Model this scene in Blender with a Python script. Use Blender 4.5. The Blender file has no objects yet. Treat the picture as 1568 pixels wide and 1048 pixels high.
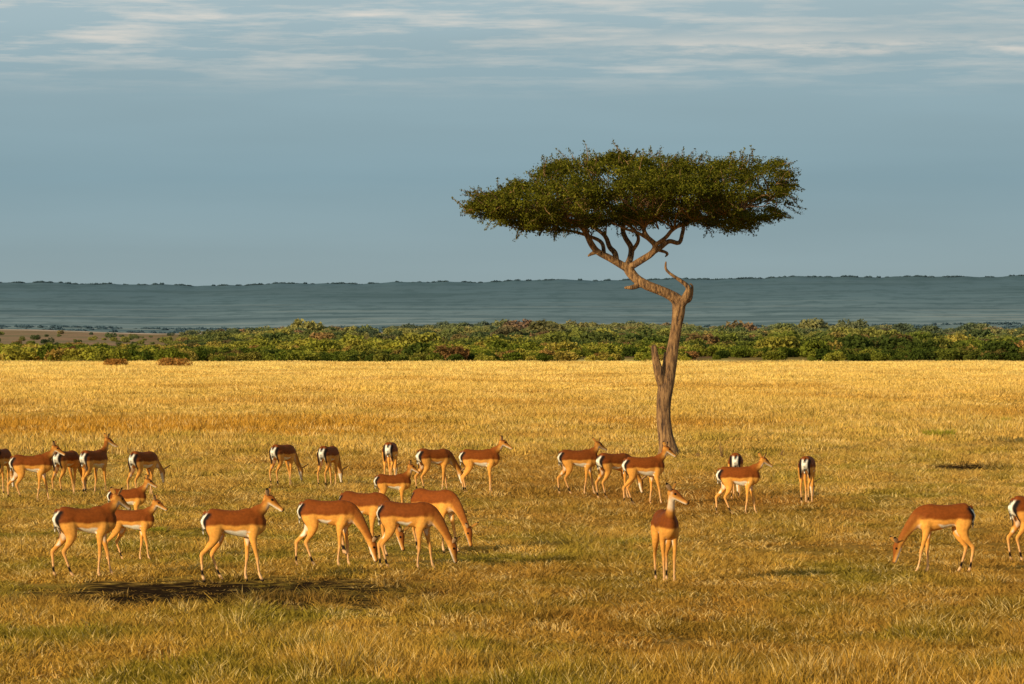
import bpy, math, random
import numpy as np
from mathutils import Vector, noise as mnoise, kdtree

random.seed(7); RNG = np.random.default_rng(7)
scene = bpy.context.scene
scene.view_settings.view_transform = 'Standard'
scene.view_settings.look = 'None'
scene.view_settings.exposure = 0
CAM_H = 2.8
FOC = 6533.0      # focal length in image pixels (150 mm lens)

def ground_pos(bx, img_row):
    """image pixel column / row of the ground contact -> metres on the flat plain"""
    d = FOC*CAM_H/(img_row-535.0)
    return (bx-784.0)/FOC*d, d

# ------------------------------------------------------------------ node helpers
def newmat(name):
    m = bpy.data.materials.new(name); m.use_nodes = True
    nt = m.node_tree; nt.nodes.clear()
    return m, nt
def N(nt, t, **kw):
    n = nt.nodes.new(t)
    for k, v in kw.items():
        setattr(n, k, v)
    return n
def L(nt, a, b): nt.links.new(a, b)
def setin(nt, sock, v):
    if isinstance(v, bpy.types.NodeSocket): nt.links.new(v, sock)
    else: sock.default_value = v
def math_(nt, op, a, b=0.0, clamp=False):
    n = N(nt, 'ShaderNodeMath', operation=op, use_clamp=clamp)
    setin(nt, n.inputs[0], a); setin(nt, n.inputs[1], b)
    return n.outputs[0]
def mixc(nt, f, a, b, mode='MIX'):
    n = N(nt, 'ShaderNodeMix', data_type='RGBA', blend_type=mode)
    setin(nt, n.inputs[0], f)
    for s, v in ((n.inputs[6], a), (n.inputs[7], b)):
        if isinstance(v, tuple): s.default_value = (v[0], v[1], v[2], 1)
        else: L(nt, v, s)
    return n.outputs[2]
def ramp(nt, f, stops, interp='LINEAR'):
    n = N(nt, 'ShaderNodeValToRGB'); cr = n.color_ramp; cr.interpolation = interp
    while len(cr.elements) < len(stops): cr.elements.new(0.5)
    for e, (p, c) in zip(cr.elements, stops):
        e.position = p; e.color = (c[0], c[1], c[2], 1) if isinstance(c, tuple) else (c, c, c, 1)
    L(nt, f, n.inputs[0]); return n.outputs[0]
def noise_(nt, vec, scale, detail=3, rough=0.55):
    n = N(nt, 'ShaderNodeTexNoise'); n.inputs['Scale'].default_value = scale
    n.inputs['Detail'].default_value = detail; n.inputs['Roughness'].default_value = rough
    L(nt, vec, n.inputs['Vector']); return n.outputs[0]
def mrange(nt, v, a, b, c=0.0, d=1.0):
    n = N(nt, 'ShaderNodeMapRange'); L(nt, v, n.inputs[0])
    for i, x in enumerate((a, b, c, d)): n.inputs[i+1].default_value = x
    return n.outputs[0]
def scalev(nt, v, s):
    n = N(nt, 'ShaderNodeVectorMath', operation='MULTIPLY'); L(nt, v, n.inputs[0])
    n.inputs[1].default_value = s; return n.outputs[0]
def scalef(nt, v, f):
    n = N(nt, 'ShaderNodeVectorMath', operation='SCALE'); L(nt, v, n.inputs[0]); setin(nt, n.inputs[3], f); return n.outputs[0]

def savanna_colour(nt):
    geo = N(nt, 'ShaderNodeNewGeometry'); P = geo.outputs['Position']
    sep = N(nt, 'ShaderNodeSeparateXYZ'); L(nt, P, sep.inputs[0])
    n1 = noise_(nt, scalev(nt, P, (0.6, 0.2, 0.0)), 0.09, 4)
    n2 = noise_(nt, scalev(nt, P, (1, 0.5, 0.0)), 0.55, 4)
    n3 = noise_(nt, scalev(nt, P, (1, 1, 0.0)), 3.5, 3)
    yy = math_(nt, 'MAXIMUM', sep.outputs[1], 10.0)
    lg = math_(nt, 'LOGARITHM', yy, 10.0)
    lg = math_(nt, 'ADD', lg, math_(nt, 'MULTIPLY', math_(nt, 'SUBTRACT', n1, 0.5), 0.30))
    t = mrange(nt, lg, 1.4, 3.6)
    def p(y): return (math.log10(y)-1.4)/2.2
    gold = ramp(nt, t, [(p(32), (0.53, 0.30, 0.046)), (p(55), (0.56, 0.33, 0.058)), (p(90), (0.64, 0.39, 0.085)),  # grass type by distance; shaded foreground and sunlit far plain put into colour
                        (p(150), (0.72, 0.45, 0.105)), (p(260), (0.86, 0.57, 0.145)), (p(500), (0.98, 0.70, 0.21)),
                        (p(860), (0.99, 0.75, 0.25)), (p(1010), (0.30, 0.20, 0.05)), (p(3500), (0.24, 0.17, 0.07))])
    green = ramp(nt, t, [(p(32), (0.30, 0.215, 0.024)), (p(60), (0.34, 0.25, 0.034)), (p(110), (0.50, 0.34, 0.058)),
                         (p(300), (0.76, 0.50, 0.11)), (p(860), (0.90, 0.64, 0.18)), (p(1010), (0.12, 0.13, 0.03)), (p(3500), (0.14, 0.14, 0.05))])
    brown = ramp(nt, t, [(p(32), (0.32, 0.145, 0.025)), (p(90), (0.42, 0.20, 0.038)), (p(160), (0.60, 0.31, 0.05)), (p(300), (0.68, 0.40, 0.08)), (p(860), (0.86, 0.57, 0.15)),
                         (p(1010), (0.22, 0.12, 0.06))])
    g = mrange(nt, n2, 0.45, 0.60)
    c = mixc(nt, g, gold, green)
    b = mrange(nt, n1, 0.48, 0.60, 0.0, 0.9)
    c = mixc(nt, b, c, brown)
    # belt of taller, darker-gold grass on the left
    uu = math_(nt, 'DIVIDE', sep.outputs[0], yy)
    yw = math_(nt, 'ADD', sep.outputs[1], math_(nt, 'MULTIPLY', math_(nt, 'SUBTRACT', n1, 0.5), 60.0))
    belt = math_(nt, 'MULTIPLY', mrange(nt, yw, 122, 134), mrange(nt, yw, 172, 158))
    belt = math_(nt, 'MULTIPLY', belt, mrange(nt, uu, -0.005, -0.04, 0.0, 0.8))
    c = mixc(nt, belt, c, (0.60, 0.30, 0.035))
    c = scalef(nt, c, mrange(nt, n3, 0.3, 0.7, 0.70, 1.22))
    # trampled mud
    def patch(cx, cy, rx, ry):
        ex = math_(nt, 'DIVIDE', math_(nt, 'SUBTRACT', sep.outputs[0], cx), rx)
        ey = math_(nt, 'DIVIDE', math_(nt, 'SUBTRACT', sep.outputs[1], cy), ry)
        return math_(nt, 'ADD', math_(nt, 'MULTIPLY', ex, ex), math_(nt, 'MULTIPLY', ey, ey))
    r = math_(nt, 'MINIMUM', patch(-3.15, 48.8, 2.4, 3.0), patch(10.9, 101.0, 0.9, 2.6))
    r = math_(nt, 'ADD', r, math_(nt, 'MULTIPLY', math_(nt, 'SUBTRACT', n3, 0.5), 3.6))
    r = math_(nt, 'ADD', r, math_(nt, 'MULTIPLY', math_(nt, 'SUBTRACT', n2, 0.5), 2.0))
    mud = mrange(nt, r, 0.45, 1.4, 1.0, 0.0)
    return c, mud, geo, n3

def dir_vary(nt):
    oi = N(nt, 'ShaderNodeObjectInfo'); return oi.outputs['Random']

def two_sided(nt, c, tf):
    d = N(nt, 'ShaderNodeBsdfDiffuse'); L(nt, c, d.inputs[0])
    tr = N(nt, 'ShaderNodeBsdfTranslucent'); L(nt, c, tr.inputs[0])
    mx = N(nt, 'ShaderNodeMixShader'); mx.inputs[0].default_value = tf
    L(nt, d.outputs[0], mx.inputs[1]); L(nt, tr.outputs[0], mx.inputs[2])
    o = N(nt, 'ShaderNodeOutputMaterial'); L(nt, mx.outputs[0], o.inputs[0])

def grass_mat():
    m, nt = newmat('dry_grass')
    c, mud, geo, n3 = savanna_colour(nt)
    r = dir_vary(nt)
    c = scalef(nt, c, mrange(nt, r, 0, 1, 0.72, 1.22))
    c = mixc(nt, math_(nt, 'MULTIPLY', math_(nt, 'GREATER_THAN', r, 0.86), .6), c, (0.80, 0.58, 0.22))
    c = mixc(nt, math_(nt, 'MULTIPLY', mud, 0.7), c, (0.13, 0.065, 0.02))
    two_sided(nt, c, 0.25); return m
def ground_mat():
    m, nt = newmat('savanna_ground')
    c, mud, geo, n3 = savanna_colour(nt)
    sep = N(nt, 'ShaderNodeSeparateXYZ'); L(nt, geo.outputs['Position'], sep.inputs[0])
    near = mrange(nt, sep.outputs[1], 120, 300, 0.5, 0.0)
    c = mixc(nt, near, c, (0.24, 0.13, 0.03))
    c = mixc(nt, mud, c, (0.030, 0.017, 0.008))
    u = math_(nt, 'DIVIDE', sep.outputs[0], math_(nt, 'MAXIMUM', sep.outputs[1], 1.0))
    n4 = noise_(nt, scalev(nt, geo.outputs['Position'], (1, .3, 0)), 0.03, 4, .6)
    far = mrange(nt, sep.outputs[1], 1350, 1600)
    left = mrange(nt, u, -0.070, -0.092)
    bare = mixc(nt, mrange(nt, n4, .4, .6), (0.36, 0.22, 0.13), (0.24, 0.19, 0.10))
    c = mixc(nt, math_(nt, 'MULTIPLY', far, left), c, bare)
    far2 = mrange(nt, sep.outputs[1], 2380, 2450)
    strip = math_(nt, 'MULTIPLY', far2, mrange(nt, u, -0.02, -0.035))
    c = mixc(nt, strip, c, mixc(nt, mrange(nt, n4, .42, .56), (0.72, 0.52, 0.38), (0.36, 0.30, 0.20)))
    bs = N(nt, 'ShaderNodeBsdfDiffuse'); L(nt, c, bs.inputs[0])
    bp = N(nt, 'ShaderNodeBump'); bp.inputs['Strength'].default_value = 0.6; bp.inputs['Distance'].default_value = 0.15
    L(nt, n3, bp.inputs['Height']); L(nt, bp.outputs[0], bs.inputs['Normal'])
    o = N(nt, 'ShaderNodeOutputMaterial'); L(nt, bs.outputs[0], o.inputs[0]); return m
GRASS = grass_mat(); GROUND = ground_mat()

def foliage_mat(name, cols, haze=0.0, transl=0.3):
    m, nt = newmat(name)
    r = dir_vary(nt)
    c = ramp(nt, r, cols)
    geo = N(nt, 'ShaderNodeNewGeometry')
    sep = N(nt, 'ShaderNodeSeparateXYZ'); L(nt, geo.outputs['Position'], sep.inputs[0])
    n = noise_(nt, geo.outputs['Position'], 2.2 if haze == 0 else 0.3, 3)
    c = scalef(nt, c, mrange(nt, n, 0.3, 0.7, 0.6, 1.4))
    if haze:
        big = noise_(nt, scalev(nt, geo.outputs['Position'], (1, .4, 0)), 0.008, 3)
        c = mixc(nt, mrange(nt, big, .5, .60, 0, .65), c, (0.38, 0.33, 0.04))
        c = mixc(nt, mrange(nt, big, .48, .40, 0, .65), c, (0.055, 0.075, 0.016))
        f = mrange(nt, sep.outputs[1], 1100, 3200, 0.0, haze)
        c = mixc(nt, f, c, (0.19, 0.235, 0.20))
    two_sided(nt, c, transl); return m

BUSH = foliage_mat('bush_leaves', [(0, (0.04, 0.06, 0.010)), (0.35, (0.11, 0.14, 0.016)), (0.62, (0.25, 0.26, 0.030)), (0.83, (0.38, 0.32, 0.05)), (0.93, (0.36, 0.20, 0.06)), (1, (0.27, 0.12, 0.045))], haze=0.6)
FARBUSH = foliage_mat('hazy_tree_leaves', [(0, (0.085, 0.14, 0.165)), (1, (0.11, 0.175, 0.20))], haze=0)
REDBUSH = foliage_mat('dry_shrub_leaves', [(0, (0.34, 0.16, 0.035)), (1, (0.40, 0.20, 0.05))])
TUSSOCK = foliage_mat('green_tussock_blades', [(0, (0.34, 0.30, 0.03)), (1, (0.42, 0.36, 0.04))])

# ------------------------------------------------------------------ mesh helpers
def mesh_obj(name, verts, faces, mat=None, smooth=False, link=True, parent=None):
    me = bpy.data.meshes.new(name)
    me.from_pydata([tuple(v) for v in verts], [], [tuple(f) for f in faces])
    if smooth: me.polygons.foreach_set('use_smooth', [True]*len(me.polygons))
    me.update()
    ob = bpy.data.objects.new(name, me)
    if mat: me.materials.append(mat)
    if link: scene.collection.objects.link(ob)
    if parent: ob.parent = parent
    return ob

def blade_cluster(name, nbl, radius, h, w, mat, seed, lean=0.5):
    r = np.random.default_rng(seed); V = []; F = []
    for i in range(nbl):
        a = r.uniform(0, 6.283); rr = radius*math.sqrt(r.uniform())
        bx, by = rr*math.cos(a), rr*math.sin(a)
        hh = h*r.uniform(0.45, 1.15); ln = hh*lean*r.uniform(0.2, 1.3)
        a2 = a+r.normal(0, 0.9); dx, dy = math.cos(a2)*ln, math.sin(a2)*ln
        f = r.uniform(0, 6.283); sx, sy = math.cos(f)*w/2, math.sin(f)*w/2
        b = len(V)
        V += [(bx-sx, by-sy, -0.02), (bx+sx, by+sy, -0.02),
              (bx+dx*.35-sx*.8, by+dy*.35-sy*.8, hh*.55), (bx+dx*.35+sx*.8, by+dy*.35+sy*.8, hh*.55),
              (bx+dx, by+dy, hh*r.uniform(.85, 1.0))]
        F += [(b, b+1, b+3, b+2), (b+2, b+3, b+4)]
    return mesh_obj(name, V, F, mat, link=False)

def leaf_bush(name, nleaf, lobes, leaf, mat, seed):
    r = np.random.default_rng(seed); V = []; F = []
    tot = sum(l[3]*l[4] for l in lobes)
    for (cx, cy, cz, rx, rz) in lobes:
        k = int(nleaf*rx*rz/tot)
        for i in range(k):
            d = r.normal(size=3); d /= np.linalg.norm(d)
            q = r.uniform(0.7, 1.08)*(1+0.15*math.sin(d[0]*7+cx)*math.cos(d[1]*6))
            p = np.array([cx+d[0]*rx*q, cy+d[1]*rx*q, max(cz+d[2]*rz*q, 0.05)])
            u = r.normal(size=3); u /= np.linalg.norm(u); v = np.cross(u, r.normal(size=3)); v /= np.linalg.norm(v)
            s = leaf*r.uniform(0.6, 1.4); b = len(V)
            V += [p-u*s, p+v*s*.6, p+u*s, p-v*s*.6]; F.append((b, b+1, b+2, b+3))
    return mesh_obj(name, V, F, mat, link=False)

def scatter(name, pts, scl, rotz, objs, idx=None):
    col = bpy.data.collections.new(name+'_parts')
    for o in objs: col.objects.link(o)
    n = len(pts)
    me = bpy.data.meshes.new(name); me.vertices.add(n)
    me.vertices.foreach_set('co', np.asarray(pts, dtype=np.float32).ravel())
    a = me.attributes.new('scl', 'FLOAT_VECTOR', 'POINT'); a.data.foreach_set('vector', np.asarray(scl, dtype=np.float32).ravel())
    R = np.zeros((n, 3), dtype=np.float32); R[:, 2] = rotz
    a = me.attributes.new('rot', 'FLOAT_VECTOR', 'POINT'); a.data.foreach_set('vector', R.ravel())
    if idx is None: idx = RNG.integers(0, len(objs), n)
    a = me.attributes.new('idx', 'INT', 'POINT'); a.data.foreach_set('value', np.asarray(idx, dtype=np.int32))
    me.update()
    ob = bpy.data.objects.new(name, me); scene.collection.objects.link(ob)
    ng = bpy.data.node_groups.new(name+'_nodes', 'GeometryNodeTree')
    ng.interface.new_socket('Geometry', in_out='INPUT', socket_type='NodeSocketGeometry')
    ng.interface.new_socket('Geometry', in_out='OUTPUT', socket_type='NodeSocketGeometry')
    gi = ng.nodes.new('NodeGroupInput'); go = ng.nodes.new('NodeGroupOutput')
    ci = ng.nodes.new('GeometryNodeCollectionInfo'); ci.inputs['Collection'].default_value = col
    ci.inputs['Separate Children'].default_value = True; ci.inputs['Reset Children'].default_value = True
    ip = ng.nodes.new('GeometryNodeInstanceOnPoints'); ip.inputs['Pick Instance'].default_value = True
    def na(nm, dt):
        q = ng.nodes.new('GeometryNodeInputNamedAttribute'); q.data_type = dt; q.inputs['Name'].default_value = nm
        return q.outputs['Attribute']
    ng.links.new(gi.outputs[0], ip.inputs['Points']); ng.links.new(ci.outputs[0], ip.inputs['Instance'])
    ng.links.new(na('idx', 'INT'), ip.inputs['Instance Index'])
    e2r = ng.nodes.new('FunctionNodeEulerToRotation'); ng.links.new(na('rot', 'FLOAT_VECTOR'), e2r.inputs[0])
    ng.links.new(e2r.outputs[0], ip.inputs['Rotation'])
    ng.links.new(na('scl', 'FLOAT_VECTOR'), ip.inputs['Scale'])
    ng.links.new(ip.outputs[0], go.inputs[0])
    md = ob.modifiers.new('scatter', 'NODES'); md.node_group = ng
    return ob

# ------------------------------------------------------------------ terrain
def terrain_z(x, y):
    x = np.asarray(x, float); y = np.asarray(y, float)
    t = np.clip((y-900)/1900, 0, 1); t = t*t*(3-2*t)*0.6+t*0.4
    b = x/np.maximum(y, 1)
    H = 14.2+1.0*np.sin(b*40+1)+0.8*np.sin(b*95)-2*np.clip((b+0.02)*8, -0.2, 0.6)
    z = t*H
    z = z-np.clip((y-2800)/1500, 0, 1)*10
    return z
ys = np.concatenate([np.linspace(-60, 30, 6), np.geomspace(33, 13000, 190)])
us = np.linspace(-1, 1, 121)
V = []; F = []
for y in ys:
    hw = 0.5*max(y, 0)+150
    xs = us*hw; zs = terrain_z(xs, np.full_like(xs, y))
    V += list(zip(xs, np.full_like(xs, y), zs))
nc = len(us)
for j in range(len(ys)-1):
    for i in range(nc-1):
        a = j*nc+i; F.append((a, a+1, a+nc+1, a+nc))
mesh_obj('ground', V, F, GROUND, True)

# distant hills
def hill_crest(b):
    bp = (np.array([-400, 0, 140, 280, 430, 700, 860, 1000, 1150, 1300, 1450, 1568, 2000])-784)/FOC
    hp = np.array([434, 435, 436, 440, 437, 434, 431, 431, 428, 425.5, 427, 424, 428])
    b = np.asarray(b, float)
    ker = [(-.008, .15), (-.004, .22), (0, .26), (.004, .22), (.008, .15)]
    return sum(w*np.interp(b+o, bp, (535-hp)/FOC) for o, w in ker)
def hill_z(x, y):
    b = x/y
    t = np.clip((y-4600)/(9800-4600), 0, 1)
    fine = (0.9*np.sin(b*210)+0.6*np.sin(b*470+2)+.4*np.sin(b*1130+1))/FOC*np.clip((t-.93)/.07, 0, 1)
    c = (hill_crest(b)+fine)*10000+CAM_H
    base = -8
    prof = 0.40*np.clip(t/0.35, 0, 1)**0.8+0.60*np.clip((t-0.45)/0.55, 0, 1)**1.25
    und = 1.6*np.sin(b*50+y*0.0012)
    z = base+(c-base)*prof*(y/10000)/0.98+und*np.sin(np.pi*np.clip(t, 0, 1))
    return z
V = []; F = []
ysh = np.linspace(4400, 9800, 70); ush = np.linspace(-0.3, 0.3, 420)
for y in ysh:
    xs = ush*y; zs = hill_z(xs, np.full_like(xs, y))
    V += list(zip(xs, np.full_like(xs, y), zs))
for u in ush: V.append((u*12500, 12500, float(hill_crest(u))*7000))
nc = len(ush)
for j in range(len(ysh)):
    for i in range(nc-1):
        a = j*nc+i; F.append((a, a+1, a+nc+1, a+nc))
m, nt = newmat('hazy_hillside')
geo = N(nt, 'ShaderNodeNewGeometry')
n1 = noise_(nt, scalev(nt, geo.outputs['Position'], (1, 1.2, 0)), 0.0020, 6, 0.6)
n2 = noise_(nt, scalev(nt, geo.outputs['Position'], (1, 0.45, 0)), 0.016, 5, 0.7)
n3 = noise_(nt, scalev(nt, geo.outputs['Position'], (.25, 1.0, 0)), 0.0060, 4, 0.6)
sep = N(nt, 'ShaderNodeSeparateXYZ'); L(nt, geo.outputs['Position'], sep.inputs[0])
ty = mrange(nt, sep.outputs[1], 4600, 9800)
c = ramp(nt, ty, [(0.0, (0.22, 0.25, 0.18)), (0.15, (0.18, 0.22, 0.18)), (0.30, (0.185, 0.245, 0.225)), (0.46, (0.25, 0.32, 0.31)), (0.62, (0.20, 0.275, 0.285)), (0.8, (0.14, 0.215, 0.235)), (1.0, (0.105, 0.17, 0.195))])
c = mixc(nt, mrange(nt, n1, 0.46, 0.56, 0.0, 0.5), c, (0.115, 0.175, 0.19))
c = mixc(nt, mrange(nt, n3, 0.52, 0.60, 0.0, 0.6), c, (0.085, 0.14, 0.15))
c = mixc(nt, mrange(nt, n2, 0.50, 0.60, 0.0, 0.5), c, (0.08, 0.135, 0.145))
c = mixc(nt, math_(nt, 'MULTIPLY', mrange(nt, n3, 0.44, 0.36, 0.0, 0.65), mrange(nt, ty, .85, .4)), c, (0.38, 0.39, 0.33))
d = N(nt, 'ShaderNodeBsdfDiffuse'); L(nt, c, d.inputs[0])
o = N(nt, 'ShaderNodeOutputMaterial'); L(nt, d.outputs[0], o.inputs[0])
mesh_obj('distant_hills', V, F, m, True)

# ------------------------------------------------------------------ grass
def patch_noise(x, y, s, off=0.0):
    return np.array([mnoise.noise(Vector((a*s, b*s*0.6, off))) for a, b in zip(x, y)])
tufts = [blade_cluster('grass_tuft_%d' % i, 15, 0.10, 0.17, 0.013, GRASS, 20+i, 0.7) for i in range(6)]
n = 66000
u = RNG.uniform(size=n)
y = 31*np.exp(u*math.log(125/31)); hw = 0.145*y+1.5
x = RNG.uniform(-1, 1, n)*hw
pn = patch_noise(x, y, 0.35); pf = patch_noise(x, y, 1.6, 5.0)
rmud = np.minimum(((x+3.15)/2.4)**2+((y-48.8)/3.0)**2, ((x-10.9)/.9)**2+((y-101)/3.5)**2)+pf*2.4+pn*1.4
keep = (rmud > 1.0) | (RNG.uniform(size=n) < 0.25)
keep &= RNG.uniform(size=n) < (0.8+0.9*pn+0.5*pf).clip(0.15, 1)
x, y, pn, pf, rmud = x[keep], y[keep], pn[keep], pf[keep], rmud[keep]; n = len(x)
zone = np.interp(y, [31, 44, 50, 70, 125], [1.0, 0.85, 0.55, 0.62, 1.0])
s = zone*(0.85+1.0*pn.clip(-0.4, 0.6)+0.6*pf)*RNG.uniform(0.6, 1.3, n)
s = s.clip(0.2, 1.8)*np.where(rmud > 1, 1, .5)
wid = np.interp(y, [31, 125], [1.0, 2.1])*RNG.uniform(0.8, 1.2, n)
scatter('grass', np.c_[x, y, np.zeros(n)], np.c_[wid, wid, s], RNG.uniform(0, 6.28, n), tufts)

patches = [blade_cluster('grass_patch_%d' % i, 60, 0.6, 0.26, 0.030, GRASS, 50+i, 0.5) for i in range(5)]
n = 24000
u = RNG.uniform(size=n)
y = 112*np.exp(u*math.log(905/112)); hw = 0.14*y+4
x = RNG.uniform(-1, 1, n)*hw
pn = patch_noise(x, y, 0.05, 2.0); pf = patch_noise(x, y, 0.25, 9.0)
keep = RNG.uniform(size=n) < (0.8+0.8*pn).clip(0.25, 1)
x, y, pn, pf = x[keep], y[keep], pn[keep], pf[keep]; n = len(x)
s = (0.9+0.9*pn+0.4*pf).clip(0.35, 1.8)*RNG.uniform(0.7, 1.3, n)*np.interp(y, [112, 150, 200, 400, 900], [0.7, 1.1, 1.1, 1.3, 1.8])
wid = np.interp(y, [112, 300, 905], [1.2, 2.3, 4.5])
scatter('meadow_grass', np.c_[x, y, np.zeros(n)], np.c_[wid, wid, s], RNG.uniform(0, 6.28, n), patches)

# ------------------------------------------------------------------ bush belt
def lobes(r, k, w, h):
    out = []
    for i in range(k):
        a = r.uniform(0, 6.28); q = w*0.55*math.sqrt(r.uniform())
        rr = w*r.uniform(0.25, 0.45)
        out.append((q*math.cos(a), q*math.sin(a), h*r.uniform(0.25, 0.6), rr, h*r.uniform(0.3, 0.45)))
    return out
r_ = np.random.default_rng(3)
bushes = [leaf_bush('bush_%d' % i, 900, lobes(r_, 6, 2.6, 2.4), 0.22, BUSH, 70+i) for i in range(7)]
n = 9500
u = RNG.uniform(size=n)**1.1
y = 905*np.exp(u*math.log(2850/905))
x = RNG.uniform(-1, 1, n)*(0.14*y+10)
y = y+20*np.sin(x*0.02)+12*np.sin(x*0.09)
edge = 908+60*patch_noise(x, x*0+3, 0.03)+25*patch_noise(x, x*0+3, 0.15)
keep = y > edge
bb = x/y
pn = patch_noise(x, y, 0.012, 4.0)
keep &= ~((bb < -0.078) & (y > 1350) & (RNG.uniform(size=n) < 0.88))
keep &= ~((bb < -0.028) & (y > 2200) & (RNG.uniform(size=n) < 0.90))
keep &= RNG.uniform(size=n) < (0.85+1.7*pn).clip(0.10, 1)
x, y, pn = x[keep], y[keep], pn[keep]; n = len(x)
s = RNG.uniform(0.45, 1.4, n)*(1+0.9*pn.clip(0, 1))*np.interp(y, [905, 1300, 2800], [0.8, 1.05, 1.4])
s = np.where((x/y < -0.070) & (y > 1250), s*.6, s)
big = (RNG.uniform(size=n) < 0.08) & (x/y > -.06); s = np.where(big, s*1.55, s)
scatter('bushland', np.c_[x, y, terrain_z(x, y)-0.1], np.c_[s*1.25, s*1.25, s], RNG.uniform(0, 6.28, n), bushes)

r_ = np.random.default_rng(4)
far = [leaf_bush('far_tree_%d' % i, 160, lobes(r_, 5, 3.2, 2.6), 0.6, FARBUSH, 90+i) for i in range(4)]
n = 12000
y = 4900+RNG.uniform(0, 1, n)*1900; b = RNG.uniform(-0.15, 0.15, n); x = b*y
pn = patch_noise(b*120, y*0.016, 1.0, 4.0)
keep = (pn > 0.10); x, y = x[keep], y[keep]
xc = RNG.uniform(-0.15, 0.15, 1800); pc = patch_noise(xc*800, xc*0, 0.2, 1.0); xc = xc[(pc > 0.05) | (RNG.uniform(size=1800) < 0.2)]
x = np.r_[x, xc*9780]; y = np.r_[y, np.full(len(xc), 9780.)]
n = len(x); s = RNG.uniform(0.5, 1.5, n)**1.5
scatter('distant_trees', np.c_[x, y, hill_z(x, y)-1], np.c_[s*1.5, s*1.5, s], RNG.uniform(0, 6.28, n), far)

for (bx, img_y, w, h, seed) in ((178, 561.5, 46, 13, 1), (267, 562, 66, 15, 2)):
    X, D = ground_pos(bx, img_y); k = D/FOC
    rr = np.random.default_rng(seed)
    lb = [(rr.uniform(-.35, .35)*w*k, rr.uniform(-1, 1), h*k*0.35, w*k*0.18, h*k*0.55) for _ in range(7)]
    o = leaf_bush('dry_shrub', 2500, lb, 0.13, REDBUSH, seed); scene.collection.objects.link(o); o.location = (X, D, 0)
for (bx, img_y, w, h, seed) in ((1437, 671, 42, 15, 3), (825, 621, 16, 8, 4), (1540, 650, 14, 12, 5), (1230, 642, 22, 4, 6), (1350, 612, 60, 5, 7), (232, 815, 40, 9, 8)):
    X, D = ground_pos(bx, img_y); k = D/FOC
    o = blade_cluster('green_tussock', 420, 1.0, 1.0, 0.05, TUSSOCK, seed, 0.4)
    scene.collection.objects.link(o); o.location = (X, D, 0); o.scale = (w*k*.55, w*k*.9, h*k)

# ------------------------------------------------------------------ tubes
def catmull(P, sub):
    P = np.asarray(P, float); out = []
    Q = np.vstack([2*P[0]-P[1], P, 2*P[-1]-P[-2]])
    for i in range(1, len(Q)-2):
        p0, p1, p2, p3 = Q[i-1], Q[i], Q[i+1], Q[i+2]
        for j in range(sub):
            t = j/sub
            out.append(0.5*((2*p1)+(-p0+p2)*t+(2*p0-5*p1+4*p2-p3)*t*t+(-p0+3*p1-3*p2+p3)*t**3))
    out.append(P[-1]); return np.array(out)
def tube(pts, sub=4, nseg=14, side=None):
    """pts rows: x y z r_up r_side"""
    C = catmull(pts, sub); C[:, 3:] = np.maximum(C[:, 3:], 0.002)
    P = C[:, :3]; T = np.gradient(P, axis=0); T /= np.linalg.norm(T, axis=1)[:, None]+1e-9
    V = []; F = []
    ref = None
    for i in range(len(P)):
        t = T[i]
        if side is not None: s = np.array(side, float)
        elif ref is None: s = np.cross(t, [0.3, 0.2, 1.0] if abs(t[2]) < .9 else [1., 0, 0])
        else: s = ref
        s = s-t*np.dot(s, t); s /= np.linalg.norm(s)+1e-9; ref = s
        uu = np.cross(t, s)
        for k in range(nseg):
            a = 2*math.pi*k/nseg
            V.append(P[i]+uu*math.sin(a)*C[i, 3]+s*math.cos(a)*C[i, 4])
    m_ = len(P)
    for i in range(m_-1):
        for k in range(nseg):
            a = i*nseg+k; b = i*nseg+(k+1) % nseg
            F.append((a, b, b+nseg, a+nseg))
    c0 = len(V); V.append(P[0]-T[0]*C[0, 3]*.3); c1 = len(V); V.append(P[-1]+T[-1]*C[-1, 3]*.3)
    for k in range(nseg):
        F.append((c0, (k+1) % nseg, k)); F.append((c1, (m_-1)*nseg+k, (m_-1)*nseg+(k+1) % nseg))
    return V, F
class Builder:
    def __init__(s): s.V = []; s.F = []; s.lab = []
    def add(s, vf, lab=0):
        b = len(s.V); s.V += [np.asarray(v) for v in vf[0]]; s.F += [tuple(i+b for i in f) for f in vf[1]]; s.lab += [lab]*len(vf[0])
def remesh(b, voxel, smooth_it=3):
    ob = mesh_obj('tmp', b.V, b.F)
    r = ob.modifiers.new('r', 'REMESH'); r.mode = 'VOXEL'; r.voxel_size = voxel
    if smooth_it:
        s = ob.modifiers.new('s', 'SMOOTH'); s.iterations = smooth_it; s.factor = 0.5
    dg = bpy.context.evaluated_depsgraph_get()
    me = bpy.data.meshes.new_from_object(ob.evaluated_get(dg))
    nv = len(me.vertices); co = np.empty(nv*3, dtype=np.float32); me.vertices.foreach_get('co', co)
    F = [tuple(p.vertices) for p in me.polygons]
    bpy.data.objects.remove(ob); bpy.data.meshes.remove(me)
    return co.reshape(-1, 3), F

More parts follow.
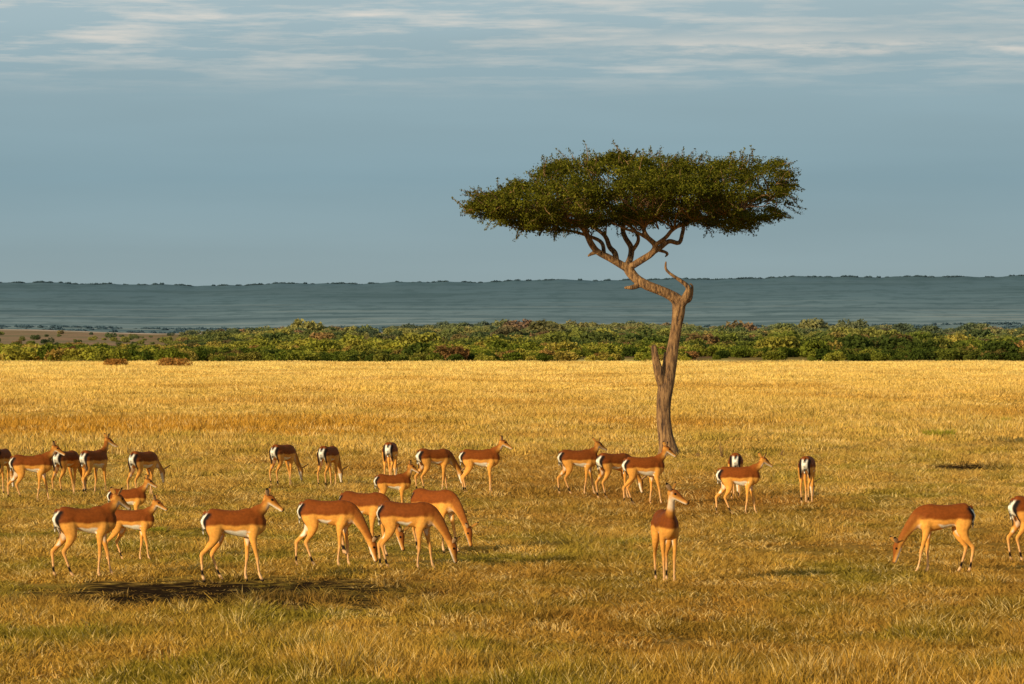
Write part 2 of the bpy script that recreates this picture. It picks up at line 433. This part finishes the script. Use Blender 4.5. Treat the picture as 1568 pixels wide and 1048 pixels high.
# ------------------------------------------------------------------ impala
m, nt = newmat('impala_coat')
at = N(nt, 'ShaderNodeVertexColor', layer_name='coat')
tc = N(nt, 'ShaderNodeTexCoord')
nn = noise_(nt, scalev(nt, tc.outputs['Object'], (1, 1, 1)), 30, 3)
c = scalef(nt, at.outputs[0], mrange(nt, nn, 0.3, 0.7, 0.82, 1.14))
pb = N(nt, 'ShaderNodeBsdfPrincipled'); L(nt, c, pb.inputs['Base Color']); pb.inputs['Roughness'].default_value = 0.75
pb.inputs['Specular IOR Level'].default_value = 0.1
o = N(nt, 'ShaderNodeOutputMaterial'); L(nt, pb.outputs[0], o.inputs[0]); COAT = m
def sst(a, b, x):
    t = np.clip((x-a)/(b-a), 0, 1); return t*t*(3-2*t)
DORS = np.array([0.215, 0.052, 0.006]); FLANK = np.array([0.80, 0.35, 0.060]); WHITE = np.array([0.92, 0.84, 0.64]); BLACK = np.array([0.010, 0.007, 0.006])
def mixv(a, b, t): return a*(1-t)[:, None]+b*t[:, None]
def norm(v): v = np.asarray(v, float); return v/np.linalg.norm(v)
def impala(bx, img_y, heading, pose='alert', size=1.0, yaw=0.0, legs=(0, 0, 0, 0), neck=None, nosedown=0.45):
    B = Builder()
    K = 0.86
    legs = [l+random.uniform(-.03, .03) for l in legs]
    nosedown += random.uniform(-.08, .12)
    bf = random.uniform(.94, 1.07)   # body fullness differs between animals
    trunk = [(-.410, .775, .030, .03), (-.395, .765, .085, .065), (-.345, .750, .128, .106), (-.25, .742, .140, .122), (-.13, .727, .140*bf, .130*bf),
             (0.0, .714, .148*bf, .136*bf), (.13, .703, .164*bf, .134*bf), (.25, .702, .172, .118), (.34, .715, .153, .096), (.41, .740, .11, .072), (.45, .755, .055, .035)]
    B.add(tube([(a*K, 0, z, rh, rw) for a, z, rh, rw in trunk], 3, 20, (0, 1, 0)), 0)
    yr = math.radians(yaw)
    if pose == 'graze':
        poll = np.array([.59+random.uniform(-.03, .02), 0, .325+random.uniform(-.01, .05)]) if neck is None else np.array(neck, float)
        pts = [(.16, 0, .735, .14, .09), (.29, 0, .725, .124, .078), (.41, 0, .625, .084, .056), (.41*.42+poll[0]*.58, 0, .625*.42+poll[2]*.58+.02, .056, .044)]
        hd = norm([0.38, 0, -1.0])
    else:
        poll = np.array([.42, 0, 1.03]) if neck is None else np.array(neck, float)
        b0 = np.array([.31, 0, .81]); mid = b0*.42+poll*.58+np.array([.018, 0, -.012])
        pts = [(.14, 0, .745, .135, .09), (.255, 0, .78, .122, .078), (.325, 0, .85, .086, .058), (mid[0], 0, mid[2], .056, .045)]
        hd = norm([1, 0, -nosedown])
    hd = np.array([hd[0]*math.cos(yr), hd[0]*math.sin(yr), hd[2]])
    side = np.array([-math.sin(yr), math.cos(yr), 0.0]); up = np.cross(hd, side)
    pts.append((poll[0], poll[1], poll[2], .048, .042))
    e = poll+hd*0.02; pts.append((e[0], e[1], e[2], .04, .04))
    B.add(tube(pts, 4, 16, (0, 1, 0)), 1)
    hr = [(-.045, .0, .030, .030), (-.02, .005, .050, .043), (.035, .008, .060, .050), (.085, .0, .050, .043), (.14, -.012, .038, .030), (.19, -.018, .030, .024), (.230, -.020, .027, .024), (.248, -.022, .016, .016)]
    hp = [(*(poll+hd*s_+up*o_), a, b_) for s_, o_, a, b_ in hr]
    B.add(tube(hp, 3, 16, side), 2)
    def swing(P, root, sw, y):
        out = []
        for (px, pz, ra, rb) in P:
            k = np.clip((root-pz)/root, 0, 1); out.append((px*K+sw*k, y*(1-.25*k if pz < .4 else 1), pz, ra, rb))
        return out
    fore = [(.235, .74, .10, .05), (.265, .62, .078, .05), (.245, .53, .052, .038), (.25, .43, .032, .026), (.262, .32, .025, .022), (.265, .285, .024, .021), (.26, .20, .0155, .0145), (.262, .10, .016, .015), (.270, .068, .020, .018), (.286, .030, .020, .019), (.295, .004, .025, .022)]
    hind = [(-.255, .74, .120, .055), (-.248, .64, .112, .06), (-.232, .54, .078, .050), (-.270, .45, .048, .034), (-.335, .375, .030, .023), (-.375, .330, .029, .022), (-.368, .27, .0205, .017), (-.348, .18, .017, .0155), (-.330, .10, .017, .015), (-.318, .068, .020, .018), (-.298, .030, .020, .019), (-.288, .004, .025, .022)]
    for (P, y, sw, lab) in ((fore, .070, legs[0], 3), (fore, -.070, legs[1], 3), (hind, .080, legs[2], 4), (hind, -.080, legs[3], 4)):
        B.add(tube(swing(P, .74, sw, y), 3, 12, (0, 1, 0)), lab)
    B.add(tube([(-.37*K, 0, .845, .020, .02), (-.400*K, 0, .825, .014, .019), (-.418*K, 0, .76, .012, .020), (-.418*K, 0, .68, .012, .021), (-.410*K, 0, .61, .012, .020), (-.405*K, 0, .565, .009, .010)], 3, 10, (0, 1, 0)), 5)
    V, F = remesh(B, 0.0115, 3)
    kd = kdtree.KDTree(len(B.V))
    for i, v in enumerate(B.V): kd.insert(v, i)
    kd.balance()
    lab = np.array([B.lab[kd.find(v)[1]] for v in V])
    x, y, z = V[:, 0], V[:, 1], V[:, 2]; ay = np.abs(y)
    wob = 0.008*np.sin(x*17+1)+0.003*np.sin(x*51)
    body = mixv(FLANK[None], DORS[None], sst(.668, .692, z+wob))
    col = body.copy()
    tr = (lab == 0)
    wb = sst(.630, .612, z+wob)*sst(.26, .20, x)
    col = np.where(tr[:, None], mixv(col, WHITE[None], wb), col)
    low = ((lab == 3) | (lab == 4))
    inner = low & (ay < .045) & (z < .56)
    col = np.where(inner[:, None], mixv(col, WHITE[None], np.full(len(z), .6)), col)
    col = np.where((low & (z < .42))[:, None], mixv(FLANK[None]*0.88, WHITE[None], sst(.40, .05, z)*.25), col)
    rear = ((lab == 0) | (lab == 4)) & (x < -.23) & (z > .40)
    w1 = sst(.060, .050, ay)*sst(.84, .80, z)*sst(-.270, -.295, x)
    col = np.where(rear[:, None], mixv(col, WHITE[None], w1), col)
    st = np.exp(-((ay-.080)/.022)**2)*sst(.845, .80, z)*sst(.45, .52, z)*sst(-.24, -.27, x)
    col = np.where(rear[:, None], mixv(col, BLACK[None], np.clip(st*1.9, 0, 1)), col)
    tc_ = mixv(BLACK[None], WHITE[None], np.maximum(sst(.62, .58, z), sst(.013, .018, ay)*.5))
    tc_ = mixv(tc_, DORS[None], sst(.80, .83, z))
    col = np.where((lab == 5)[:, None], tc_, col)
    nk = lab == 1
    ax0 = np.array([.28, 0, .78]); axd = norm(poll-ax0); nup = np.array([-axd[2], 0, axd[0]])
    q = (V-ax0)@nup; pr = (V-ax0)@axd
    ncol = mixv(FLANK[None]*.8, DORS[None], sst(-.03, .03, q)*.85)
    ncol = mixv(ncol, WHITE[None], sst(-.032, -.048, q)*sst(.12, .2, pr)*.5)
    ncol = mixv(body, ncol, sst(.03, .17, pr))
    col = np.where((nk | (tr & (pr > .03)))[:, None], ncol, col)
    hl = lab == 2
    rel = V-poll[None]; s_ = rel@hd; uo = rel@up
    hc = mixv(FLANK[None]*.8, DORS[None], sst(.0, .025, uo+s_*.08)*.9)
    hc = mixv(hc, WHITE[None], sst(-.018, -.034, uo+s_*.02)*sst(.02, .06, s_)*.85)
    hc = mixv(hc, BLACK[None], sst(.226, .238, s_)*.9)
    col = np.where(hl[:, None], hc, col)
    col = np.where((low & (z < .036))[:, None], BLACK[None]*1.5, col)
    tuft = (lab == 4) & (z > .085) & (z < .150)
    col = np.where(tuft[:, None], BLACK[None], col)
    Fa = np.array([f for f in F if len(f) == 4])
    acc = col*1.0; cnt = np.ones(len(V))
    for i_, j_ in ((0, 1), (1, 2), (2, 3), (3, 0)):
        np.add.at(acc, Fa[:, i_], col[Fa[:, j_]]); np.add.at(cnt, Fa[:, i_], 1)
    col = acc/cnt[:, None]
    V = list(V); F = list(F); col = list(col)
    for sg in (1, -1):
        d_ = norm(side*sg*0.95+up*0.70-hd*0.45)
        wdir = norm(up*.6+hd*.5-side*sg*.2); wdir = norm(wdir-d_*np.dot(wdir, d_)); face = np.cross(d_, wdir)
        b0 = poll+up*.036+side*sg*.034-hd*.008
        prof = [(0, .011, .010), (.03, .022, .010), (.07, .029, .009), (.11, .024, .007), (.140, .010, .004), (.150, .003, .002)]
        Pt = [(*(b0+d_*a), t_, w_) for a, w_, t_ in prof]
        ev, ef = tube(Pt, 2, 10, wdir)
        b = len(V); V += ev; F += [tuple(i+b for i in f) for f in ef]
        fr = face if face@hd > 0 else -face
        for v in ev:
            rr = v-b0; a = rr@d_
            c_ = FLANK*.5 if rr@fr < 0.001 else FLANK*.4+WHITE*.26
            if a > .12: c_ = BLACK
            col.append(c_)
    for sg in (1, -1):
        ce = poll+hd*.062+up*.022+side*sg*.041
        ev, ef = tube([(*(ce-hd*.015), .004, .004), (*(ce-hd*.008), .013, .012), (*ce, .015, .014), (*(ce+hd*.008), .013, .012), (*(ce+hd*.015), .004, .004)], 1, 8, side)
        b = len(V); V += ev; F += [tuple(i+b for i in f) for f in ef]; col += [BLACK*.7]*len(ev)
    ob = mesh_obj('impala', V, F, COAT, True)
    ca = ob.data.color_attributes.new('coat', 'FLOAT_COLOR', 'POINT')
    cc = np.ones((len(V), 4), dtype=np.float32); cc[:, :3] = np.array(col)*random.uniform(.82, 1.08)
    ca.data.foreach_set('color', cc.ravel())
    X, D = ground_pos(bx, img_y)
    ob.location = (X, D, 0); ob.rotation_euler = (0, 0, math.radians(heading)); ob.scale = (size,)*3
    return ob

W1 = (.13, -.08, -.10, .14); W2 = (-.10, .12, .13, -.10); S0 = (.02, -.02, -.03, .03)
G1 = (.12, -.06, -.06, .05)
impala(2, 756, 75, 'graze', legs=S0)
impala(46, 770, 8, 'alert', neck=(.44, 0, 1.0), legs=W1, yaw=-10)
impala(101, 760, 62, 'graze', legs=G1)
impala(143, 760, 58, 'alert', neck=(.42, 0, 1.06), legs=W2, yaw=-35)
impala(219, 762, 56, 'graze', legs=G1, neck=(.56, 0, .50))
impala(193, 815, 4, 'alert', .76, legs=S0, yaw=10)
impala(128, 886, 14, 'alert', neck=(.40, 0, .98), legs=W1, yaw=20)
impala(200, 860, -4, 'alert', .78, legs=W2, neck=(.42, 0, 1.0))
impala(356, 891, 8, 'alert', neck=(.42, 0, 1.00), legs=W2, yaw=-12, nosedown=.6)
impala(433, 747, 58, 'graze', legs=G1)
impala(503, 750, 68, 'graze', legs=S0)
impala(598, 742, 82, 'graze', legs=S0)
impala(600, 790, 6, 'alert', .80, legs=S0, neck=(.38, 0, 1.04))
impala(664, 756, 28, 'graze', legs=G1, neck=(.56, 0, .42))
impala(733, 758, 4, 'alert', legs=S0, neck=(.44, 0, 1.01))
impala(500, 870, -8, 'graze', legs=(.08, -.10, -.16, .10))
impala(556, 852, -28, 'graze', legs=G1)
impala(622, 874, -10, 'graze', legs=(.12, -.05, -.10, .04))
impala(664, 846, -36, 'graze', legs=G1)
impala(884, 759, 6, 'alert', legs=W1, neck=(.38, 0, .98), yaw=25)
impala(940, 766, 32, 'graze', legs=G1)
impala(984, 775, 14, 'alert', legs=W2, neck=(.42, 0, 1.02))
impala(1019, 894, -82, 'alert', legs=(.05, -.03, .02, -.06), neck=(.40, 0, 1.09), yaw=58)
impala(1129, 790, 3, 'alert', legs=W1, neck=(.45, 0, 1.0), yaw=25, size=.94)
impala(1127, 766, 84, 'graze', legs=S0)
impala(1236, 773, 78, 'graze', legs=S0)
impala(1447, 879, 186, 'graze', legs=(.16, -.04, -.02, .06))
impala(1584, 862, 22, 'graze', legs=S0)

# ------------------------------------------------------------------ acacia tree
TX, TD = ground_pos(1025, 699); MPP = TD/FOC
tree = bpy.data.objects.new('acacia_tree', None); scene.collection.objects.link(tree); tree.location = (TX, TD, 0)
def tp(px, py, r, dy=0.0): return ((px-1025)*MPP, dy, (699-py)*MPP, r*MPP, r*MPP)
B = Builder()
trunk = [tp(1024, 706, 26), tp(1024, 697, 19), tp(1022, 682, 13.5), tp(1018, 660, 11.5), tp(1016, 635, 11), tp(1017, 610, 11.5), tp(1021, 585, 12, .05), tp(1026, 560, 10.5, .1),
         tp(1031, 530, 9, .1), tp(1036, 500, 8.5, .05), tp(1039, 478, 10), tp(1038, 462, 10), tp(1026, 452, 8, -.05), tp(1008, 444, 7.5, -.1), tp(990, 437, 7.5, -.1), tp(974, 427, 7.5), tp(964, 415, 8, .05), tp(960, 405, 7, .05)]
B.add(tube(trunk, 4, 16))
for br in (
    [tp(1014, 592, 7), tp(1009, 572, 7.5, -.1), tp(1004, 552, 6, -.15), tp(1001, 532, 4.5, -.15), tp(1000, 529, 3, -.15)],
    [tp(1012, 585, 4, .1), tp(1018, 560, 4, .2), tp(1020, 540, 3, .25)],
    [tp(1036, 480, 6), tp(1046, 462, 7, -.1), tp(1052, 450, 5.5, -.15), tp(1053, 440, 4, -.2), tp(1041, 430, 3, -.25), tp(1026, 420, 2.4, -.3), tp(1019, 412, 2.2, -.3), tp(1019, 401, 1.5, -.3)],
    [tp(1050, 462, 4), tp(1057, 458, 3, -.1), tp(1060, 440, 2, -.1), tp(1056, 434, 1.2, -.1)],
    [tp(985, 433, 5), tp(970, 440, 4, -.1), tp(956, 441, 2, -.15)],
    [tp(966, 415, 6, .05), tp(950, 405, 6, 0), tp(934, 396, 5.5, -.1), tp(915, 386, 5, -.2), tp(905, 374, 5, -.3), tp(898, 360, 4.5, -.4), tp(888, 347, 4, -.5), tp(860, 335, 3, -.7), tp(820, 325, 2.2, -.8), tp(770, 318, 1.5, -.8)],
    [tp(912, 386, 4), tp(904, 390, 2.5), tp(900, 393, 1.5)],
    [tp(944, 404, 5), tp(942, 388, 4.5, .2), tp(934, 378, 4, .4), tp(928, 362, 3.5, .6), tp(915, 350, 3, .9), tp(890, 335, 2.4, 1.3)],
    [tp(960, 408, 5.5), tp(966, 394, 5, .3), tp(967, 378, 4.5, .5), tp(958, 362, 4, .7), tp(955, 345, 3.5, .9), tp(965, 325, 2.5, 1.2)],
    [tp(964, 410, 5.5), tp(980, 400, 5.5, -.2), tp(998, 388, 5, -.4), tp(1002, 376, 4.5, -.5), tp(990, 364, 3.8, -.6), tp(985, 350, 3.3, -.7), tp(1000, 335, 2.6, -.9)],
    [tp(996, 389, 4.5, -.4), tp(1010, 380, 4.2, -.3), tp(1024, 370, 3.8, -.2), tp(1040, 372, 3.4, 0), tp(1046, 355, 3.2, .2), tp(1052, 342, 3, .4), tp(1090, 330, 2.4, .6), tp(1140, 318, 1.8, .7), tp(1180, 305, 1.2, .7)],
    [tp(1000, 378, 3.5, -.5), tp(1018, 365, 3.2, -.7), tp(1030, 352, 3, -.9), tp(1060, 338, 2.4, -1.1), tp(1110, 330, 1.6, -1.2)],
    [tp(925, 390, 3.5), tp(922, 372, 3.2, .3), tp(905, 362, 2.8, .5), tp(870, 352, 2.2, .8), tp(830, 350, 1.4, .9)],
    [tp(968, 385, 3.5, .4), tp(978, 368, 3, .3), tp(972, 352, 2.6, .2), tp(950, 338, 2, 0)],
    [tp(990, 366, 3, -.6), tp(975, 358, 2.6, -.8), tp(955, 352, 2, -1.0), tp(930, 340, 1.6, -1.2)],
    [tp(1005, 382, 3.2), tp(1022, 388, 2.2), tp(1018, 394, 1.4)],
):
    B.add(tube(br, 4, 12))
tv, tf = remesh(B, 0.022, 2)
m, nt = newmat('bark')
geo = N(nt, 'ShaderNodeNewGeometry')
n1 = noise_(nt, scalev(nt, geo.outputs['Position'], (7, 7, 1.3)), 2.2, 6, 0.65)
c = ramp(nt, n1, [(0.36, (0.045, 0.022, 0.010)), (0.5, (0.23, 0.12, 0.043)), (0.66, (0.42, 0.24, 0.09))])
d = N(nt, 'ShaderNodeBsdfPrincipled'); L(nt, c, d.inputs['Base Color']); d.inputs['Roughness'].default_value = .9
bp = N(nt, 'ShaderNodeBump'); bp.inputs['Strength'].default_value = 1; bp.inputs['Distance'].default_value = .08
L(nt, n1, bp.inputs['Height']); L(nt, bp.outputs[0], d.inputs['Normal'])
o = N(nt, 'ShaderNodeOutputMaterial'); L(nt, d.outputs[0], o.inputs[0]); BARK = m
mesh_obj('trunk', tv, tf, BARK, True, parent=tree)

# crown envelope (metres, tree frame)
xp = np.array([712, 730, 760, 790, 815, 850, 900, 940, 1000, 1060, 1090, 1120, 1170, 1195, 1210, 1222])
tpz = np.array([313, 304, 295, 282, 264, 250, 241, 237, 242, 248, 249, 244, 242, 244, 260, 282])
btz = np.array([318, 326, 336, 347, 356, 355, 350, 343, 341, 343, 348, 353, 348, 337, 316, 292])
xm = (xp-1025)*MPP; tm = (699-tpz)*MPP; bm = (699-btz)*MPP
xa, xb = xm[0], xm[-1]; xc_ = (xa+xb)/2; ha = (xb-xa)/2
def env(x, y):
    q = np.clip(1-((x-xc_)/ha)**2, 0.0, 1)**.5
    D = 0.3+3.3*q; r = np.clip(np.abs(y)/D, 0, 1)
    T = np.interp(x, xm, tm); Bt = np.interp(x, xm, bm); M = Bt+(T-Bt)*.45
    k = (1-r**2.4)
    lump = (0.20*mnoise.noise(Vector((x*1.3, y*1.3, 3.1)))+.10*mnoise.noise(Vector((x*3.3, y*3.3, 3.1))))*k
    f = min(1, (T-Bt)/.8)
    lo = M-(M-Bt)*k-lump*.8*f; hi = M+(T-M)*k+lump*f
    if hi < lo+.01: hi = lo+.01
    return lo, hi, D
rg = np.random.default_rng(11)
clumps = []
tries = 0
while len(clumps) < 1600 and tries < 80000:
    tries += 1
    x = rg.uniform(xa, xb); y = rg.uniform(-3.7, 3.7)
    lo, hi, D = env(x, y)
    if abs(y) > D: continue
    z = rg.uniform(lo, hi) if rg.uniform() < .45 else (hi-abs(rg.normal(0, .15)) if rg.uniform() < .6 else lo+abs(rg.normal(0, .12)))
    if mnoise.noise(Vector((x*1.1, y*1.1, z*1.6))) < -0.24: continue
    if mnoise.noise(Vector((x*2.4, y*2.4, z*4+7))) < -0.16: continue
    clumps.append((x, y, z))
clumps = np.array(clumps)
LV = []; LF = []
def leaves(center, k, sx, sz, ls):
    P = rg.normal(size=(k, 3))*np.array([sx, sx, sz])*.6+center
    U = rg.normal(size=(k, 3)); U /= np.linalg.norm(U, axis=1)[:, None]
    W = np.cross(U, rg.normal(size=(k, 3))); W /= np.linalg.norm(W, axis=1)[:, None]
    s = ls*rg.uniform(.6, 1.4, (k, 1))
    b = len(LV)
    q = np.stack([P-U*s, P+W*s*.5, P+U*s, P-W*s*.5], axis=1).reshape(-1, 3)
    LV.extend(q.tolist()); LF.extend([(b+4*i, b+4*i+1, b+4*i+2, b+4*i+3) for i in range(k)])
for c0 in clumps:
    ex_ = min(1, .35+min(c0[0]-xa, xb-c0[0])/1.5)
    s0 = rg.uniform(.12, .26)*ex_
    leaves(c0, int(40+s0*300), s0, s0*.5, .030)
TB = Builder()
def twig(p0, p1, r, bend=.15, sub=3):
    p0 = np.array(p0); p1 = np.array(p1); m1 = p0*.6+p1*.4+rg.normal(0, bend, 3)*.5; m2 = p0*.25+p1*.75+rg.normal(0, bend, 3)*.4
    TB.add(tube([(*p0, r, r), (*m1, r*.75, r*.75), (*m2, r*.5, r*.5), (*p1, r*.25, r*.25)], sub, 5))
anchors = [((888, 347), -.5), ((860, 335), -.7), ((820, 325), -.8), ((770, 318), -.8), ((890, 335), 1.3), ((958, 350), .9), ((965, 328), 1.2), ((985, 350), -.7), ((1000, 335), -.9), ((1052, 342), .4), ((1090, 330), .6), ((1140, 318), .7), ((1180, 305), .7), ((1060, 338), -1.1), ((1110, 330), -1.2), ((830, 350), .9), ((905, 362), .5), ((928, 362), .6), ((1030, 352), -.9)]
A = np.array([((p[0]-1025)*MPP, dy, (699-p[1])*MPP) for p, dy in anchors])
sel = rg.choice(len(clumps), 340, replace=False)
for i in sel:
    c0 = clumps[i]; d_ = np.linalg.norm(A-c0, axis=1)+rg.uniform(0, .6, len(A)); a0 = A[np.argmin(d_)]
    twig(a0, c0, .024, .18)
for i in range(280):   # spiky outer shoots
    c0 = clumps[rg.integers(len(clumps))]; lo, hi, D = env(c0[0], c0[1])
    if rg.uniform() < .6:
        p0 = np.array([c0[0], c0[1], hi-.15]); d_ = norm([rg.normal(0, .5)+(c0[0]-xc_)*.15, rg.normal(0, .4), 1.0])
    else:
        p0 = np.array([c0[0], c0[1], lo+.1]); d_ = norm([rg.normal(0, .5)+(c0[0]-xc_)*.25, rg.normal(0, .4), -.6])
    ln = rg.uniform(.2, .56); p1 = p0+d_*ln; twig(p0, p1, .012, .04, 2)
    for t in np.linspace(.2, 1, 6): leaves(p0+(p1-p0)*t, 8, .04, .035, .026)
for sg, xe, ze in ((-1, xa, 6.62), (1, xb, 7.1)):
    for i in range(22):
        p0 = np.array([xe-sg*.6, rg.uniform(-.5, .5), ze+rg.uniform(-.10, .18)*(1 if sg < 0 else 2.5)]); p1 = p0+norm([sg, rg.normal(0, .4), rg.normal(-.03, .25)])*rg.uniform(.3, .75)
        twig(p0, p1, .012, .05, 2)
        for t in np.linspace(.1, 1, 7): leaves(p0+(p1-p0)*t, 9, .05, .04, .026)
mesh_obj('branches', TB.V, TB.F, BARK, True, parent=tree)
m, nt = newmat('acacia_leaves')
geo = N(nt, 'ShaderNodeNewGeometry')
n1 = noise_(nt, geo.outputs['Position'], 1.6, 4, .6)
rr = geo.outputs['Random Per Island']
c = ramp(nt, rr, [(0, (0.055, 0.062, 0.006)), (.5, (0.09, 0.092, 0.009)), (.85, (0.125, 0.12, 0.013)), (1, (0.19, 0.15, 0.020))])
c = scalef(nt, c, mrange(nt, n1, .32, .68, .45, 1.5))
two_sided(nt, c, .2)
mesh_obj('crown', LV, LF, m, parent=tree)

for bx, img_y, hh in ((1107, 703, 1.0), (1198, 700, .4), (1068, 702, .35)):
    X, D = ground_pos(bx, img_y); TB = Builder()
    for i in range(9):
        twig((rg.normal(0, .03), rg.normal(0, .03), -.02), (rg.normal(0, .1*hh), rg.normal(0, .1), hh*rg.uniform(.5, 1)*.6), .008, .05, 2)
    o = mesh_obj('dry_weed', TB.V, TB.F, BARK, True); o.location = (X, D, 0)

# ------------------------------------------------------------------ light, sky, camera
EL = math.radians(16); AZ = math.radians(180+44)     # azimuth clockwise from +Y (behind the camera, to the left)
sd = Vector((math.sin(AZ)*math.cos(EL), math.cos(AZ)*math.cos(EL), math.sin(EL)))
sl = bpy.data.lights.new('sun', 'SUN'); sl.energy = 5.0; sl.angle = math.radians(2.0); sl.color = (1.0, 0.82, 0.56)
so = bpy.data.objects.new('sun', sl); scene.collection.objects.link(so)
so.rotation_euler = (-sd).to_track_quat('-Z', 'Y').to_euler()
w = bpy.data.worlds.new('World'); scene.world = w; w.use_nodes = True; nt = w.node_tree; nt.nodes.clear()
sky = N(nt, 'ShaderNodeTexSky', sky_type='NISHITA'); sky.sun_disc = False
sky.sun_elevation = EL; sky.sun_rotation = AZ; sky.dust_density = 1.5
tc = N(nt, 'ShaderNodeTexCoord'); sep = N(nt, 'ShaderNodeSeparateXYZ'); L(nt, tc.outputs['Generated'], sep.inputs[0])
z = sep.outputs[2]
base = ramp(nt, mrange(nt, z, 0.0, 0.1), [(0.0, (3.1, 3.95, 4.1)), (0.16, (2.8, 3.75, 4.0)), (.4, (2.3, 3.55, 4.15)), (.65, (2.9, 4.15, 4.7)), (.85, (3.8, 4.95, 5.4)), (1, (4.3, 5.4, 5.8))])
vv = scalev(nt, tc.outputs['Generated'], (26, 26, 300)); c1 = noise_(nt, vv, 1.0, 7, .62)
vv2 = scalev(nt, tc.outputs['Generated'], (7, 7, 60)); c2 = noise_(nt, vv2, 1.0, 3, .5)
vv3 = scalev(nt, tc.outputs['Generated'], (60, 60, 420)); c3 = noise_(nt, vv3, 1.0, 5, .6)
sx = sep.outputs[0]
band = mrange(nt, z, 0.058, 0.070)
cl = math_(nt, 'MULTIPLY', mrange(nt, c1, .46, .68), band)
cl = math_(nt, 'MULTIPLY', cl, mrange(nt, c2, .35, .6, .45, 1.0))
# denser low streak of cloud towards the right, ragged edges
zw = math_(nt, 'ADD', z, math_(nt, 'MULTIPLY', math_(nt, 'SUBTRACT', c3, .5), .007))
st = math_(nt, 'MULTIPLY', mrange(nt, zw, .0680, .0712), mrange(nt, zw, .0750, .0715))
st = math_(nt, 'MULTIPLY', st, mrange(nt, sx, 0.0, 0.04))
st = math_(nt, 'MULTIPLY', st, mrange(nt, c3, .36, .62, .15, .9))
cl = math_(nt, 'MAXIMUM', cl, st)
col = mixc(nt, math_(nt, 'MULTIPLY', cl, .85), base, (7.4, 6.9, 6.2))
col = scalef(nt, col, mrange(nt, c2, .35, .65, .96, 1.04))
fin = mixc(nt, mrange(nt, z, 0.12, 0.4, 0.95, 0.35), sky.outputs[0], col)
bg = N(nt, 'ShaderNodeBackground'); L(nt, fin, bg.inputs[0]); bg.inputs[1].default_value = 0.1
o = N(nt, 'ShaderNodeOutputWorld'); L(nt, bg.outputs[0], o.inputs[0])

cd = bpy.data.cameras.new('camera'); cd.lens = 150; cd.sensor_width = 36; cd.clip_end = 40000; cd.clip_start = 1
co = bpy.data.objects.new('camera', cd); scene.collection.objects.link(co)
co.location = (0, 0, CAM_H); co.rotation_euler = (math.radians(90)+11/FOC, 0, 0)
scene.camera = co
